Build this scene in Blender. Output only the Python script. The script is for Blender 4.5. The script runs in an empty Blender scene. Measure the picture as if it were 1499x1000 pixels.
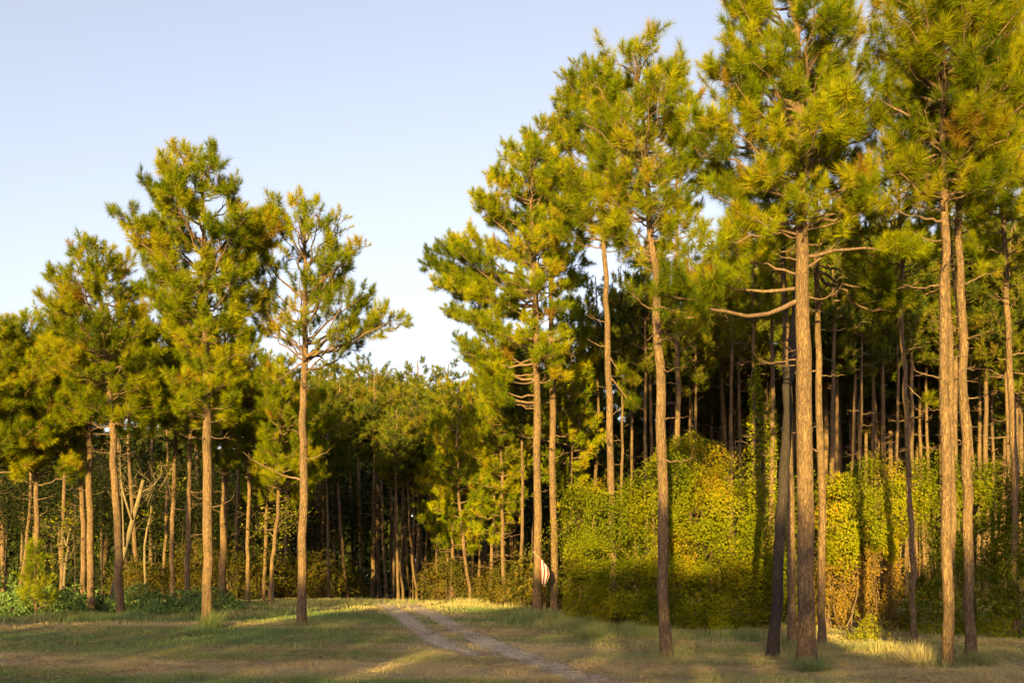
import bpy, math, random
import numpy as np
C = bpy.context.scene.collection
R = math.radians

# ------------------------------------------------------------------ camera, sky, sun, exposure
LENS = 35.0
F = 1499 * LENS / 36.0          # focal length in photo pixels
YH, CAMZ = 865.0, 1.70          # horizon row, eye height
cam_d = bpy.data.cameras.new('camera'); cam = bpy.data.objects.new('camera', cam_d); C.objects.link(cam)
cam.location = (0, 0, CAMZ); cam.rotation_euler = (R(90), 0, 0)
cam_d.lens = LENS; cam_d.sensor_width = 36; cam_d.shift_y = (YH - 500) / 1499.0
cam_d.clip_start = 0.1; cam_d.clip_end = 3000
bpy.context.scene.camera = cam

SUN_EL, SUN_AZ = 6.5, 10.0      # sun low behind the viewer, AZ degrees to the left of straight behind
sd = np.array([-math.sin(R(SUN_AZ)) * math.cos(R(SUN_EL)), -math.cos(R(SUN_AZ)) * math.cos(R(SUN_EL)), math.sin(R(SUN_EL))])
w = bpy.data.worlds.new('World'); bpy.context.scene.world = w; w.use_nodes = True
nt = w.node_tree; nt.nodes.clear()
sky = nt.nodes.new('ShaderNodeTexSky'); sky.sky_type = 'NISHITA'; sky.sun_disc = False
sky.sun_elevation = R(SUN_EL); sky.sun_rotation = math.atan2(sd[0], sd[1])
sky.air_density = 1.0; sky.dust_density = 2.2; sky.ozone_density = 1.5
bg = nt.nodes.new('ShaderNodeBackground'); bg.inputs[1].default_value = 0.106
wo = nt.nodes.new('ShaderNodeOutputWorld')
hsv = nt.nodes.new('ShaderNodeHueSaturation'); hsv.inputs['Saturation'].default_value = .58; hsv.inputs['Value'].default_value = 1.0
tnt = nt.nodes.new('ShaderNodeMix'); tnt.data_type = 'RGBA'; tnt.blend_type = 'MULTIPLY'; tnt.inputs[0].default_value = 1; tnt.inputs[7].default_value = (1.05, .96, 1.0, 1)
nt.links.new(sky.outputs[0], hsv.inputs['Color']); nt.links.new(hsv.outputs[0], tnt.inputs[6]); nt.links.new(tnt.outputs[2], bg.inputs[0]); nt.links.new(bg.outputs[0], wo.inputs[0])
sl = bpy.data.lights.new('sun', 'SUN'); sl.energy = 5.0; sl.angle = R(0.53); sl.color = (1.0, 0.70, 0.19)
so = bpy.data.objects.new('sun', sl); C.objects.link(so)
from mathutils import Vector
so.rotation_euler = Vector(sd).to_track_quat('Z', 'Y').to_euler()
vs = bpy.context.scene.view_settings
vs.view_transform = 'Standard'; vs.look = 'None'; vs.gamma = 1; vs.exposure = 2.05
bpy.context.scene.cycles.max_bounces = 6
bpy.context.scene.cycles.transmission_bounces = 4

# ------------------------------------------------------------------ helpers
def smooth(a, b, x):
    t = np.clip((np.asarray(x, float) - a) / (b - a), 0, 1); return t * t * (3 - 2 * t)
_r = np.random.RandomState(7); _perm = _r.rand(256, 256)
def vnoise(x, y):
    x = np.asarray(x, float); y = np.asarray(y, float)
    xi = np.floor(x).astype(int); yi = np.floor(y).astype(int); fx = x - xi; fy = y - yi
    fx = fx * fx * (3 - 2 * fx); fy = fy * fy * (3 - 2 * fy)
    g = lambda i, j: _perm[i % 256, j % 256]
    return (g(xi, yi) * (1 - fx) + g(xi + 1, yi) * fx) * (1 - fy) + (g(xi, yi + 1) * (1 - fx) + g(xi + 1, yi + 1) * fx) * fy
def fbm(x, y, o=4):
    s = 0; a = .5; t = 0
    for k in range(o):
        s = s + a * vnoise(x * 2 ** k + 17.3 * k, y * 2 ** k + 5.1 * k); t += a; a *= .5
    return s / t
def gz(x, y):                    # the terrain
    x = np.asarray(x, float); y = np.asarray(y, float)
    z = 1.05 * smooth(18, 56, y) - 0.35 * smooth(58, 80, y)
    z = z + 0.16 * (fbm(x * .12 + 40, y * .12 + 9, 2) - .5) * smooth(10, 26, y)
    z = z + 0.05 * (fbm(x * .7, y * .7, 2) - .5)
    z = z + 0.10 * smooth(4, 9, np.abs(x - 0.0)) * smooth(24, 36, y)
    return z
def WP(px, py, Y): return np.array([(px - 749.5) / F * Y, Y, CAMZ - (py - YH) / F * Y])
def ground_px(px, py):
    Y = 12.0
    while Y < 120:
        X = (px - 749.5) / F * Y
        if YH + F * (CAMZ - float(gz(X, Y))) / Y <= py: return Y
        Y += .1
    return Y
def add_mesh(name, V, Fc, mats, parent=None, tint=None, midx=None, smoothf=False):
    V = np.ascontiguousarray(V, np.float32); Fc = np.ascontiguousarray(Fc, np.int32); k = Fc.shape[1]
    me = bpy.data.meshes.new(name); me.vertices.add(len(V)); me.vertices.foreach_set('co', V.ravel())
    me.loops.add(Fc.size); me.loops.foreach_set('vertex_index', Fc.ravel())
    me.polygons.add(len(Fc)); me.polygons.foreach_set('loop_start', np.arange(0, Fc.size, k, dtype=np.int32))
    me.polygons.foreach_set('loop_total', np.full(len(Fc), k, np.int32))
    if midx is not None: me.polygons.foreach_set('material_index', np.asarray(midx, np.int32))
    if smoothf: me.polygons.foreach_set('use_smooth', np.ones(len(Fc), bool))
    for m in (mats if isinstance(mats, (list, tuple)) else [mats]): me.materials.append(m)
    if tint is not None:
        a = me.attributes.new('tint', 'FLOAT', 'FACE'); a.data.foreach_set('value', np.asarray(tint, np.float32))
    me.update(calc_edges=True)
    o = bpy.data.objects.new(name, me); C.objects.link(o)
    if parent: o.parent = parent
    return o
def tag(o, label=None, cat=None, group=None, kind=None):
    if label: o['label'] = label
    if cat: o['category'] = cat
    if group: o['group'] = group
    if kind: o['kind'] = kind
    return o
def thing(name, loc, label, cat, group=None):
    o = bpy.data.objects.new(name, None); C.objects.link(o); o.location = loc
    o.empty_display_size = .3
    return tag(o, label, cat, group)
def nrm(v): return v / (np.linalg.norm(v, axis=-1, keepdims=True) + 1e-9)

class Tubes:
    def __init__(s): s.V = []; s.Fq = []; s.n = 0
    def add(s, path, rad, ns=6, rng=None, rough=0.0):
        path = np.asarray(path, float); rad = np.asarray(rad, float); K = len(path)
        t = nrm(np.gradient(path, axis=0))
        ref = np.array([0., 1., 0.]) if abs(t[0][1]) < .8 else np.array([1., 0., 0.])
        a = nrm(np.cross(t, ref)); b = np.cross(t, a)
        th = np.arange(ns) / ns * 2 * math.pi
        rr = rad[:, None] * np.ones((K, ns))
        if rng is not None and rough: rr = rr * (1 + rough * (rng.rand(K, ns) - .5))
        V = path[:, None, :] + rr[..., None] * (np.cos(th)[None, :, None] * a[:, None, :] + np.sin(th)[None, :, None] * b[:, None, :])
        i = np.arange(K - 1)[:, None] * ns + np.arange(ns)[None, :]; j = np.arange(K - 1)[:, None] * ns + (np.arange(ns)[None, :] + 1) % ns
        q = np.stack([i, j, j + ns, i + ns], -1).reshape(-1, 4) + s.n
        s.V.append(V.reshape(-1, 3)); s.Fq.append(q); s.n += K * ns
    def twigs(s, A, B, r0, r1):         # many straight three-sided twigs
        A = np.asarray(A, float); B = np.asarray(B, float)
        if len(A) == 0: return
        t = nrm(B - A); a = nrm(np.cross(t, np.array([.31, .2, .93]))); b = np.cross(t, a)
        th = np.arange(3) / 3 * 2 * math.pi
        ring = np.cos(th)[None, :, None] * a[:, None] + np.sin(th)[None, :, None] * b[:, None]
        V = np.concatenate([A[:, None] + r0 * ring, B[:, None] + r1 * ring], 1)
        m = np.arange(len(A))[:, None, None] * 6 + s.n
        q = np.array([[0, 1, 4, 3], [1, 2, 5, 4], [2, 0, 3, 5]])[None] + m
        s.V.append(V.reshape(-1, 3)); s.Fq.append(q.reshape(-1, 4)); s.n += len(A) * 6
    def build(s, name, mat, parent=None):
        return add_mesh(name, np.concatenate(s.V), np.concatenate(s.Fq), mat, parent, smoothf=True)

# ------------------------------------------------------------------ materials
def mat(name):
    m = bpy.data.materials.new(name); m.use_nodes = True; n = m.node_tree; n.nodes.clear(); return m, n, n.nodes, n.links
def ramp(N, stops):
    r = N.new('ShaderNodeValToRGB'); e = r.color_ramp.elements
    while len(e) < len(stops): e.new(.5)
    for i, (p, c) in enumerate(stops): e[i].position = p; e[i].color = (*c, 1)
    return r
def leaf_mat(name, stops, trans=.35, rough=.7, spec=.06, tfac=(1.2, 1.15, .6)):
    m, n, N, L = mat(name)
    at = N.new('ShaderNodeAttribute'); at.attribute_name = 'tint'
    oi = N.new('ShaderNodeObjectInfo')
    rp = ramp(N, stops); L.new(at.outputs['Fac'], rp.inputs[0])
    hs = N.new('ShaderNodeHueSaturation'); L.new(rp.outputs[0], hs.inputs['Color'])
    mr = N.new('ShaderNodeMapRange'); mr.inputs[3].default_value = .82; mr.inputs[4].default_value = 1.15
    L.new(oi.outputs['Random'], mr.inputs[0]); L.new(mr.outputs[0], hs.inputs['Value'])
    p = N.new('ShaderNodeBsdfPrincipled'); p.inputs['Roughness'].default_value = rough; p.inputs['Specular IOR Level'].default_value = spec
    L.new(hs.outputs[0], p.inputs['Base Color'])
    t = N.new('ShaderNodeBsdfTranslucent')
    mx = N.new('ShaderNodeVectorMath'); mx.operation = 'MULTIPLY'; mx.inputs[1].default_value = tfac
    L.new(hs.outputs[0], mx.inputs[0]); L.new(mx.outputs[0], t.inputs[0])
    ms = N.new('ShaderNodeMixShader'); ms.inputs[0].default_value = trans
    L.new(p.outputs[0], ms.inputs[1]); L.new(t.outputs[0], ms.inputs[2])
    o = N.new('ShaderNodeOutputMaterial'); L.new(ms.outputs[0], o.inputs[0]); return m
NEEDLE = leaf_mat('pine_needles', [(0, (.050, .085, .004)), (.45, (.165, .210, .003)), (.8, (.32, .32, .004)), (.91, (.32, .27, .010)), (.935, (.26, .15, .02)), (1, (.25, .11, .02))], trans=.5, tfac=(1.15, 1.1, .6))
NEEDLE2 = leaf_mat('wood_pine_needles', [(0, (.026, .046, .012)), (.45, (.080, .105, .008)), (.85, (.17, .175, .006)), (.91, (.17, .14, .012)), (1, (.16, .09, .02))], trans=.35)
BRUSHL = leaf_mat('brush_leaves', [(0, (.035, .045, .010)), (.5, (.075, .075, .010)), (.85, (.14, .10, .012)), (1, (.20, .11, .02))])
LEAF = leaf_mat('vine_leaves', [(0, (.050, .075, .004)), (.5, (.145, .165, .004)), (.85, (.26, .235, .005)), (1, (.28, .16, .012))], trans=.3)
SHRUBL = leaf_mat('shrub_leaves', [(0, (.06, .11, .04)), (.6, (.11, .18, .05)), (1, (.19, .26, .05))], trans=.3)
DRYL = leaf_mat('dry_brush', [(0, (.10, .07, .015)), (.5, (.18, .12, .02)), (1, (.25, .15, .03))], trans=.3)
GRASS = leaf_mat('grass_blades', [(0, (.11, .17, .065)), (.4, (.19, .215, .075)), (.7, (.34, .29, .14)), (1, (.44, .34, .18))], trans=.3, rough=.7, spec=.15)
def bark_mat(name, c0, c1, c2, vs_=17):
    m, n, N, L = mat(name)
    tc = N.new('ShaderNodeTexCoord'); mp = N.new('ShaderNodeMapping'); mp.inputs['Scale'].default_value = (1, 1, .22)
    L.new(tc.outputs['Object'], mp.inputs[0])
    v = N.new('ShaderNodeTexVoronoi'); v.feature = 'DISTANCE_TO_EDGE'; v.inputs['Scale'].default_value = vs_
    nz = N.new('ShaderNodeTexNoise'); nz.inputs['Scale'].default_value = 7; nz.inputs['Detail'].default_value = 7; nz.inputs['Roughness'].default_value = .65
    n2 = N.new('ShaderNodeTexNoise'); n2.inputs['Scale'].default_value = 1.1; n2.inputs['Detail'].default_value = 3
    add = N.new('ShaderNodeVectorMath'); add.operation = 'ADD'
    sc = N.new('ShaderNodeVectorMath'); sc.operation = 'SCALE'; sc.inputs['Scale'].default_value = .28
    L.new(mp.outputs[0], nz.inputs[0]); L.new(nz.outputs['Color'], sc.inputs[0]); L.new(mp.outputs[0], add.inputs[0]); L.new(sc.outputs[0], add.inputs[1])
    L.new(add.outputs[0], v.inputs['Vector']); L.new(tc.outputs['Object'], n2.inputs[0])
    cr = ramp(N, [(0, c0), (.11, c1), (.5, c2)]); L.new(v.outputs['Distance'], cr.inputs[0])
    mx = N.new('ShaderNodeMix'); mx.data_type = 'RGBA'; mx.blend_type = 'MULTIPLY'; mx.inputs[0].default_value = 1
    r2 = ramp(N, [(.3, (.66, .64, .64)), (.7, (1.18, 1.08, 1.0))]); L.new(n2.outputs[0], r2.inputs[0])
    L.new(cr.outputs[0], mx.inputs[6]); L.new(r2.outputs[0], mx.inputs[7])
    p = N.new('ShaderNodeBsdfPrincipled'); p.inputs['Roughness'].default_value = .9; p.inputs['Specular IOR Level'].default_value = .15
    L.new(mx.outputs[2], p.inputs['Base Color'])
    b = N.new('ShaderNodeBump'); b.inputs['Strength'].default_value = .9; b.inputs['Distance'].default_value = .05
    ad = N.new('ShaderNodeMath'); ad.operation = 'ADD'; L.new(v.outputs['Distance'], ad.inputs[0]); L.new(nz.outputs[0], ad.inputs[1])
    L.new(ad.outputs[0], b.inputs['Height']); L.new(b.outputs[0], p.inputs['Normal'])
    o = N.new('ShaderNodeOutputMaterial'); L.new(p.outputs[0], o.inputs[0]); return m
BARK = bark_mat('pine_bark', (.055, .038, .027), (.165, .115, .068), (.27, .185, .10))
TWIG = bark_mat('branch_bark', (.10, .07, .05), (.18, .125, .085), (.26, .18, .12), 14)
PALEB = bark_mat('pale_bark', (.12, .10, .07), (.20, .17, .11), (.26, .21, .14))
def simple(name, col, rough=.8):
    m, n, N, L = mat(name); p = N.new('ShaderNodeBsdfPrincipled')
    nz = N.new('ShaderNodeTexNoise'); nz.inputs['Scale'].default_value = 12; nz.inputs['Detail'].default_value = 4
    r = ramp(N, [(.3, tuple(c * .8 for c in col)), (.7, col)]); L.new(nz.outputs[0], r.inputs[0]); L.new(r.outputs[0], p.inputs['Base Color'])
    p.inputs['Roughness'].default_value = rough
    o = N.new('ShaderNodeOutputMaterial'); L.new(p.outputs[0], o.inputs[0]); return m

# ------------------------------------------------------------------ ground
def patchf(x, y):        # 0 green turf .. 1 dry straw
    p = fbm(x * .16 + 3, y * .38 + 8, 4) * 1.7 - .48
    px = 749.5 + F * x / np.maximum(y, 1); py = YH + F * (CAMZ - gz(x, y)) / np.maximum(y, 1)
    g = 0.15 * smooth(2, 8, x) - 0.55 * (1 - smooth(17.3, 20.0, y + .02 * x)) * (1 - smooth(-1, 5, x))
    band = .45 * np.exp(-((y - 22.6 - 1.2 * np.sin(x * .25)) / 1.1) ** 2) * (1 - smooth(-4, 0, x))
    road = .35 * np.exp(-((x - (5.2 - .215 * y)) / 2.4) ** 2)
    return np.clip(p + g + band + road, 0, 1)
def axis(lo, hi, step, far, g=1.18):
    a = list(np.arange(lo, hi, step)); s = step
    while a[-1] < far: s *= g; a.append(a[-1] + s)
    s = step
    while a[0] > -far: s *= g; a.insert(0, a[0] - s)
    return np.array(a)
gx = axis(-26, 26, .35, 900); gy = axis(13, 60, .3, 1500, 1.16)
GX, GY = np.meshgrid(gx, gy); V = np.stack([GX, GY, gz(GX, GY)], -1).reshape(-1, 3)
nx = len(gx); ny = len(gy); i = (np.arange(ny - 1)[:, None] * nx + np.arange(nx - 1)[None]).reshape(-1)
m, n, N, L = mat('turf')
tc = N.new('ShaderNodeTexCoord'); at = N.new('ShaderNodeAttribute'); at.attribute_name = 'patch'
nz = N.new('ShaderNodeTexNoise'); nz.inputs['Scale'].default_value = 3.5; nz.inputs['Detail'].default_value = 8; nz.inputs['Roughness'].default_value = .7
L.new(tc.outputs['Object'], nz.inputs[0])
ad = N.new('ShaderNodeMath'); ad.operation = 'MULTIPLY_ADD'; ad.inputs[1].default_value = .9; L.new(nz.outputs[0], ad.inputs[0])
sb = N.new('ShaderNodeMath'); sb.operation = 'SUBTRACT'; sb.inputs[1].default_value = .45; L.new(at.outputs['Fac'], sb.inputs[0]); L.new(sb.outputs[0], ad.inputs[2])
rp = ramp(N, [(.05, (.09, .125, .045)), (.35, (.15, .15, .06)), (.6, (.23, .175, .09)), (.95, (.29, .215, .12))]); L.new(ad.outputs[0], rp.inputs[0])
p = N.new('ShaderNodeBsdfPrincipled'); p.inputs['Roughness'].default_value = .95; p.inputs['Specular IOR Level'].default_value = .1; L.new(rp.outputs[0], p.inputs['Base Color'])
n2 = N.new('ShaderNodeTexNoise'); n2.inputs['Scale'].default_value = 30; n2.inputs['Detail'].default_value = 4; L.new(tc.outputs['Object'], n2.inputs[0])
b = N.new('ShaderNodeBump'); b.inputs['Strength'].default_value = .8; b.inputs['Distance'].default_value = .03; L.new(n2.outputs[0], b.inputs['Height']); L.new(b.outputs[0], p.inputs['Normal'])
o = N.new('ShaderNodeOutputMaterial'); L.new(p.outputs[0], o.inputs[0]); TURF = m
g = add_mesh('ground', V, np.stack([i, i + 1, i + 1 + nx, i + nx], -1), TURF, smoothf=True)
a = g.data.attributes.new('patch', 'FLOAT', 'POINT'); a.data.foreach_set('value', patchf(V[:, 0], V[:, 1]).astype(np.float32))
tag(g, 'grassy clearing ground with green and dry straw-brown patches', None, None, 'structure')

# two gravel wheel ruts
def px_path(pts):
    out = []
    for (px, py) in pts: Y = ground_px(px, py); out.append(((px - 749.5) / F * Y, Y))
    return np.array(out)
RL = px_path([(556, 886), (571, 889.5), (590, 903), (612, 921), (640, 940), (672, 953), (705, 963)])
RR = px_path([(580, 885), (603, 888.5), (628, 899), (664, 918), (700, 936), (752, 957), (812, 978), (880, 1001), (985, 1035)])
RL = np.vstack([[RL[0] + [-2.5, 7]], RL]); RR = np.vstack([[RR[0] + [-2.5, 7]], RR])
def resample(P, st):
    d = np.r_[0, np.cumsum(np.linalg.norm(np.diff(P, axis=0), axis=1))]; s = np.arange(0, d[-1], st)
    k = np.ones(int(2.4 / st)) / int(2.4 / st)
    q = np.stack([np.interp(s, d, P[:, 0]), np.interp(s, d, P[:, 1])], -1)
    h = len(k) // 2; qp = np.vstack([np.repeat(q[:1], h, 0), q, np.repeat(q[-1:], h, 0)])
    return np.stack([np.convolve(qp[:, c], k, 'valid')[:len(q)] for c in (0, 1)], -1)
rng = np.random.RandomState(3)
RLs, RRs = resample(RL, .12), resample(RR, .12)
Vr = []; Fr = []; n0 = 0; dots = []
for P, wd0, fade in ((RLs, .30, (29.0, 23.5)), (RRs, .42, (18, 8))):
    t = nrm(np.gradient(P, axis=0)); nn = np.stack([-t[:, 1], t[:, 0]], -1); K = len(P)
    wd = wd0 * (1 - .92 * (1 - smooth(fade[1], fade[0], P[:, 1])))
    e = [wd * (.72 + .75 * fbm(P[:, 0] * 3 + 9 * q, P[:, 1] * 3.1 + 4 * q, 3)) for q in (0, 1)]
    for c in np.linspace(-1, 1, 7):
        ww = np.where(c < 0, e[0], e[1]) * c; XY = P + nn * ww[:, None]
        Vr.append(np.c_[XY, gz(XY[:, 0], XY[:, 1]) + .012 - .02 * c ** 4])
    ix = (np.arange(6)[:, None] * K + np.arange(K - 1)[None]).reshape(-1) + n0
    Fr.append(np.stack([ix, ix + 1, ix + 1 + K, ix + K], -1)); n0 += 7 * K
    nd = 9000; q = rng.randint(0, K, nd); off = rng.randn(nd) * wd[q] * .75; XY = P[q] + nn[q] * off[:, None] + rng.randn(nd, 2) * .08
    keep = rng.rand(nd) < .25 + .75 * smooth(fade[1], fade[0], XY[:, 1]); dots.append(XY[keep])
m, n, N, L = mat('gravel')
tc = N.new('ShaderNodeTexCoord'); v = N.new('ShaderNodeTexVoronoi'); v.inputs['Scale'].default_value = 22; L.new(tc.outputs['Object'], v.inputs['Vector'])
nz = N.new('ShaderNodeTexNoise'); nz.inputs['Scale'].default_value = 2.2; nz.inputs['Detail'].default_value = 6; L.new(tc.outputs['Object'], nz.inputs[0])
r1 = ramp(N, [(0, (.32, .25, .17)), (.5, (.50, .40, .28)), (1, (.66, .54, .40))]); L.new(v.outputs['Color'], r1.inputs[0])
r2 = ramp(N, [(.4, (0, 0, 0)), (.62, (1, 1, 1))]); L.new(nz.outputs[0], r2.inputs[0])
mx = N.new('ShaderNodeMix'); mx.data_type = 'RGBA'; mx.inputs[6].default_value = (.30, .23, .15, 1); L.new(r2.outputs[0], mx.inputs[0]); L.new(r1.outputs[0], mx.inputs[7])
p = N.new('ShaderNodeBsdfPrincipled'); p.inputs['Roughness'].default_value = .95; L.new(mx.outputs[2], p.inputs['Base Color'])
b = N.new('ShaderNodeBump'); b.inputs['Distance'].default_value = .03; L.new(v.outputs['Distance'], b.inputs['Height']); L.new(b.outputs[0], p.inputs['Normal'])
o = N.new('ShaderNodeOutputMaterial'); L.new(p.outputs[0], o.inputs[0]); GRAVEL = m
tag(add_mesh('road', np.concatenate(Vr), np.concatenate(Fr), GRAVEL, smoothf=True), 'two pale gravel wheel ruts curving over the rise into the wood', None, None, 'structure')
STONE = leaf_mat('stones', [(0, (.26, .21, .16)), (1, (.54, .46, .37))], trans=0)
XY = np.concatenate(dots); nd = len(XY); s = .012 + .022 * rng.rand(nd) ** 2
octv = np.array([[1, 0, 0], [0, 1, 0], [-1, 0, 0], [0, -1, 0], [0, 0, .7], [0, 0, -.4]]); octf = np.array([[0, 1, 4], [1, 2, 4], [2, 3, 4], [3, 0, 4]])
th = rng.rand(nd) * 6.28; ov = np.repeat(octv[None], nd, 0) * s[:, None, None] * (0.7 + .6 * rng.rand(nd, 6, 1))
ov = np.stack([ov[..., 0] * np.cos(th)[:, None] - ov[..., 1] * np.sin(th)[:, None], ov[..., 0] * np.sin(th)[:, None] + ov[..., 1] * np.cos(th)[:, None], ov[..., 2]], -1)
ov += np.c_[XY, gz(XY[:, 0], XY[:, 1]) + .012][:, None]
st = add_mesh('gravel', ov.reshape(-1, 3), (octf[None] + np.arange(nd)[:, None, None] * 6).reshape(-1, 3), STONE, tint=np.repeat(rng.rand(nd), 4))
tag(st, 'loose pale stones scattered along the wheel ruts', 'gravel', None, 'stuff')

# grass blades
def blades(X, Y, h, wd, rng, lean=.5, z=None):
    n = len(X); Z = gz(X, Y) if z is None else z
    a = rng.rand(n) * 2 * math.pi; dx = np.cos(a) * wd; dy = np.sin(a) * wd
    b = rng.rand(n) * 2 * math.pi; l = lean * h * rng.rand(n)
    P = np.stack([np.stack([X - dx, Y - dy, Z - .005], -1), np.stack([X + dx, Y + dy, Z - .005], -1),
                  np.stack([X + np.cos(b) * l, Y + np.sin(b) * l, Z + h], -1)], 1)
    return P
def rut_dist(X, Y):
    d = np.full(len(X), 9.)
    for P in (RLs[::4], RRs[::4]):
        for k in range(0, len(X), 40000): d[k:k + 40000] = np.minimum(d[k:k + 40000], np.sqrt(((X[k:k + 40000, None] - P[None, :, 0]) ** 2 + (Y[k:k + 40000, None] - P[None, :, 1]) ** 2).min(1)))
    return d
PP = []; TT = []
for (y0, y1, nb, hh, ww) in ((15, 26, 260000, .06, .008), (26, 40, 170000, .075, .014), (40, 60, 100000, .09, .022)):
    Y = np.sqrt(rng.rand(nb) * (y1 ** 2 - y0 ** 2) + y0 ** 2); X = (rng.rand(nb) - .5) * 1.1 * Y
    pt = patchf(X, Y); dn = fbm(X * 1.3, Y * 1.3, 3)
    d = rut_dist(X, Y); keep = (rng.rand(nb) < .45 + 1.1 * dn) & (rng.rand(nb) < np.clip((d - .34) * 4, .03, 1)) & (rng.rand(nb) < 1.05 - .45 * pt)
    X, Y, pt, dn = X[keep], Y[keep], pt[keep], dn[keep]; n_ = len(X)
    h = hh * (.4 + 1.1 * rng.rand(n_)) * np.clip(3.2 * dn - .9, .25, 1.8)
    PP.append(blades(X, Y, h, ww, rng, 1.0)); TT.append(np.clip(pt + .5 * (rng.rand(n_) - .5) + .12 * (rng.rand(n_) < .2), 0, 1))
P = np.concatenate(PP); nb = len(P)
tag(add_mesh('grass', P.reshape(-1, 3), np.arange(nb * 3).reshape(-1, 3), GRASS, tint=np.concatenate(TT)), 'short mown grass, green and straw-coloured, across the clearing', 'grass', None, 'stuff')

# ------------------------------------------------------------------ pines
def tuft_templates(rng, nn, wd, T=6):
    out = []
    for _ in range(T):
        u = rng.rand(nn); th = R(8) + u ** .85 * R(98); ph = rng.rand(nn) * 6.283; ln = (.15 + .09 * rng.rand(nn)) * (1.1 - .2 * u)
        base = np.zeros((nn, 3)); base[:, 2] = .08 - .24 * u
        d = np.stack([np.sin(th) * np.cos(ph), np.sin(th) * np.sin(ph), np.cos(th)], -1)
        sd_ = nrm(np.cross(d, rng.randn(nn, 3))) * wd
        out.append(np.stack([base - sd_, base + sd_, base + d * ln[:, None]], 1))
    return out
TPL = {}
def needles(rng, pos, dr, sc, tint, nn, wd):
    key = (nn, wd)
    if key not in TPL: TPL[key] = tuft_templates(np.random.RandomState(nn), nn, wd)
    T = TPL[key]; k = rng.randint(0, len(T), len(pos)); VV = []; TI = []
    for t in range(len(T)):
        s = k == t
        if not s.any(): continue
        d = nrm(dr[s]); a = nrm(np.cross(d, nrm(rng.randn(s.sum(), 3)))); b = np.cross(d, a)
        Rm = np.stack([a, b, d], 1)                      # rows are the axes
        v = np.einsum('nvj,mjk->mnvk', T[t], Rm) * sc[s][:, None, None, None] + pos[s][:, None, None]
        v[:, :, 2, 2] -= .03 * rng.rand(s.sum(), v.shape[1])
        VV.append(v.reshape(-1, 3)); q_ = rng.rand(s.sum(), v.shape[1]); TI.append(np.where(q_ < .07, .94, np.minimum(tint[s][:, None] + .16 * (q_ - .5), np.maximum(tint[s][:, None], .9))).ravel())
    return np.concatenate(VV), np.clip(np.concatenate(TI), 0, 1)

def grow(rng, tb, limbs, dens, brown=.04, twr=.006, low=.3, tsc=1.0, rlimb=1.0):
    """limbs: list of (base point, tip point, foliage factor). Adds wood to tb, returns tufts."""
    pos, dr, A, B = [], [], [], []
    tn = []
    for (P0, P3, fol) in limbs:
        d = P3 - P0; Ln = np.linalg.norm(d); h = d.copy(); h[2] = 0; hl = np.linalg.norm(h) + 1e-6; h = h / hl
        up = np.array([0, 0, 1.]); sag = rng.uniform(-.02, .16) * Ln
        P1 = P0 + d * .33 + up * (-sag) + rng.randn(3) * .06 * Ln; P2 = P0 + d * .7 - up * sag * .8 + rng.randn(3) * .07 * Ln
        K = 9; u = np.linspace(0, 1, K)[:, None]
        path = (1 - u) ** 3 * P0 + 3 * u * (1 - u) ** 2 * P1 + 3 * u * u * (1 - u) * P2 + u ** 3 * P3
        path[1:-1] += rng.randn(K - 2, 3) * .018 * Ln
        r0 = (.014 + .015 * Ln) * rlimb; tb.add(path, np.linspace(r0, .007, K), 5)
        lt = rng.uniform(.2, .8); bro = rng.rand() < brown * .4
        side = np.cross(h, up)
        ns = max(2, int(Ln * 4.2 * dens * fol)) if fol > 0 else 3
        for j in range(ns):
            uu = low + (1 - low) * (j + rng.rand() * .9) / ns; f = uu * (K - 1); k = min(int(f), K - 2); Q = path[k] + (path[k + 1] - path[k]) * (f - k)
            t = nrm(path[k + 1] - path[k]); ls = np.clip(rng.uniform(.3, .55) * Ln * (1.25 - uu), .3, 1.25)
            q = nrm(t * rng.uniform(.3, .9) + side * rng.choice([-1, 1]) * rng.uniform(.2, 1.1) + up * rng.uniform(-.25, .6))
            E = Q + q * ls; M = Q + q * ls * .5 + rng.randn(3) * .06 * ls
            A += [Q, M]; B += [M, E]
            if fol <= 0: continue
            m = max(2, int((ls * 5.2 + 1) * dens)); v = low + (1 - low) * rng.rand(m); v[0] = 1
            tp = Q + q * ls * v[:, None]; td = nrm(q * .45 + nrm(rng.randn(m, 3)) * .55 + up * .65); tl = rng.uniform(.06, .28, m)
            e = tp + td * tl[:, None]
            A += list(tp); B += list(e); pos.append(e); dr.append(td)
            bb = bro or rng.rand() < brown * .5
            tn.append(np.where(bb, rng.uniform(.92, .98, m), np.clip(lt + rng.uniform(-.28, .28, m), 0, .92)))
    tb.twigs(A, B, twr * 1.2, twr * .7)
    if not pos: return None
    pos = np.concatenate(pos); dr = np.concatenate(dr); tn = np.concatenate(tn)
    return pos, dr, tsc * rng.uniform(.65, 1.4, len(pos)), tn

def spline(P, n):
    P = np.asarray(P, float); t = np.arange(len(P)); u = np.linspace(0, len(P) - 1, n)
    out = np.zeros((n, P.shape[1])); Pe = np.vstack([2 * P[0] - P[1], P, 2 * P[-1] - P[-2]])
    for i, x in enumerate(u):
        k = min(int(x), len(P) - 2); f = x - k; a, b, c, d = Pe[k], Pe[k + 1], Pe[k + 2], Pe[k + 3]
        out[i] = .5 * (2 * b + (c - a) * f + (2 * a - 5 * b + 4 * c - d) * f * f + (3 * b - a - 3 * c + d) * f ** 3)
    return out

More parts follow.
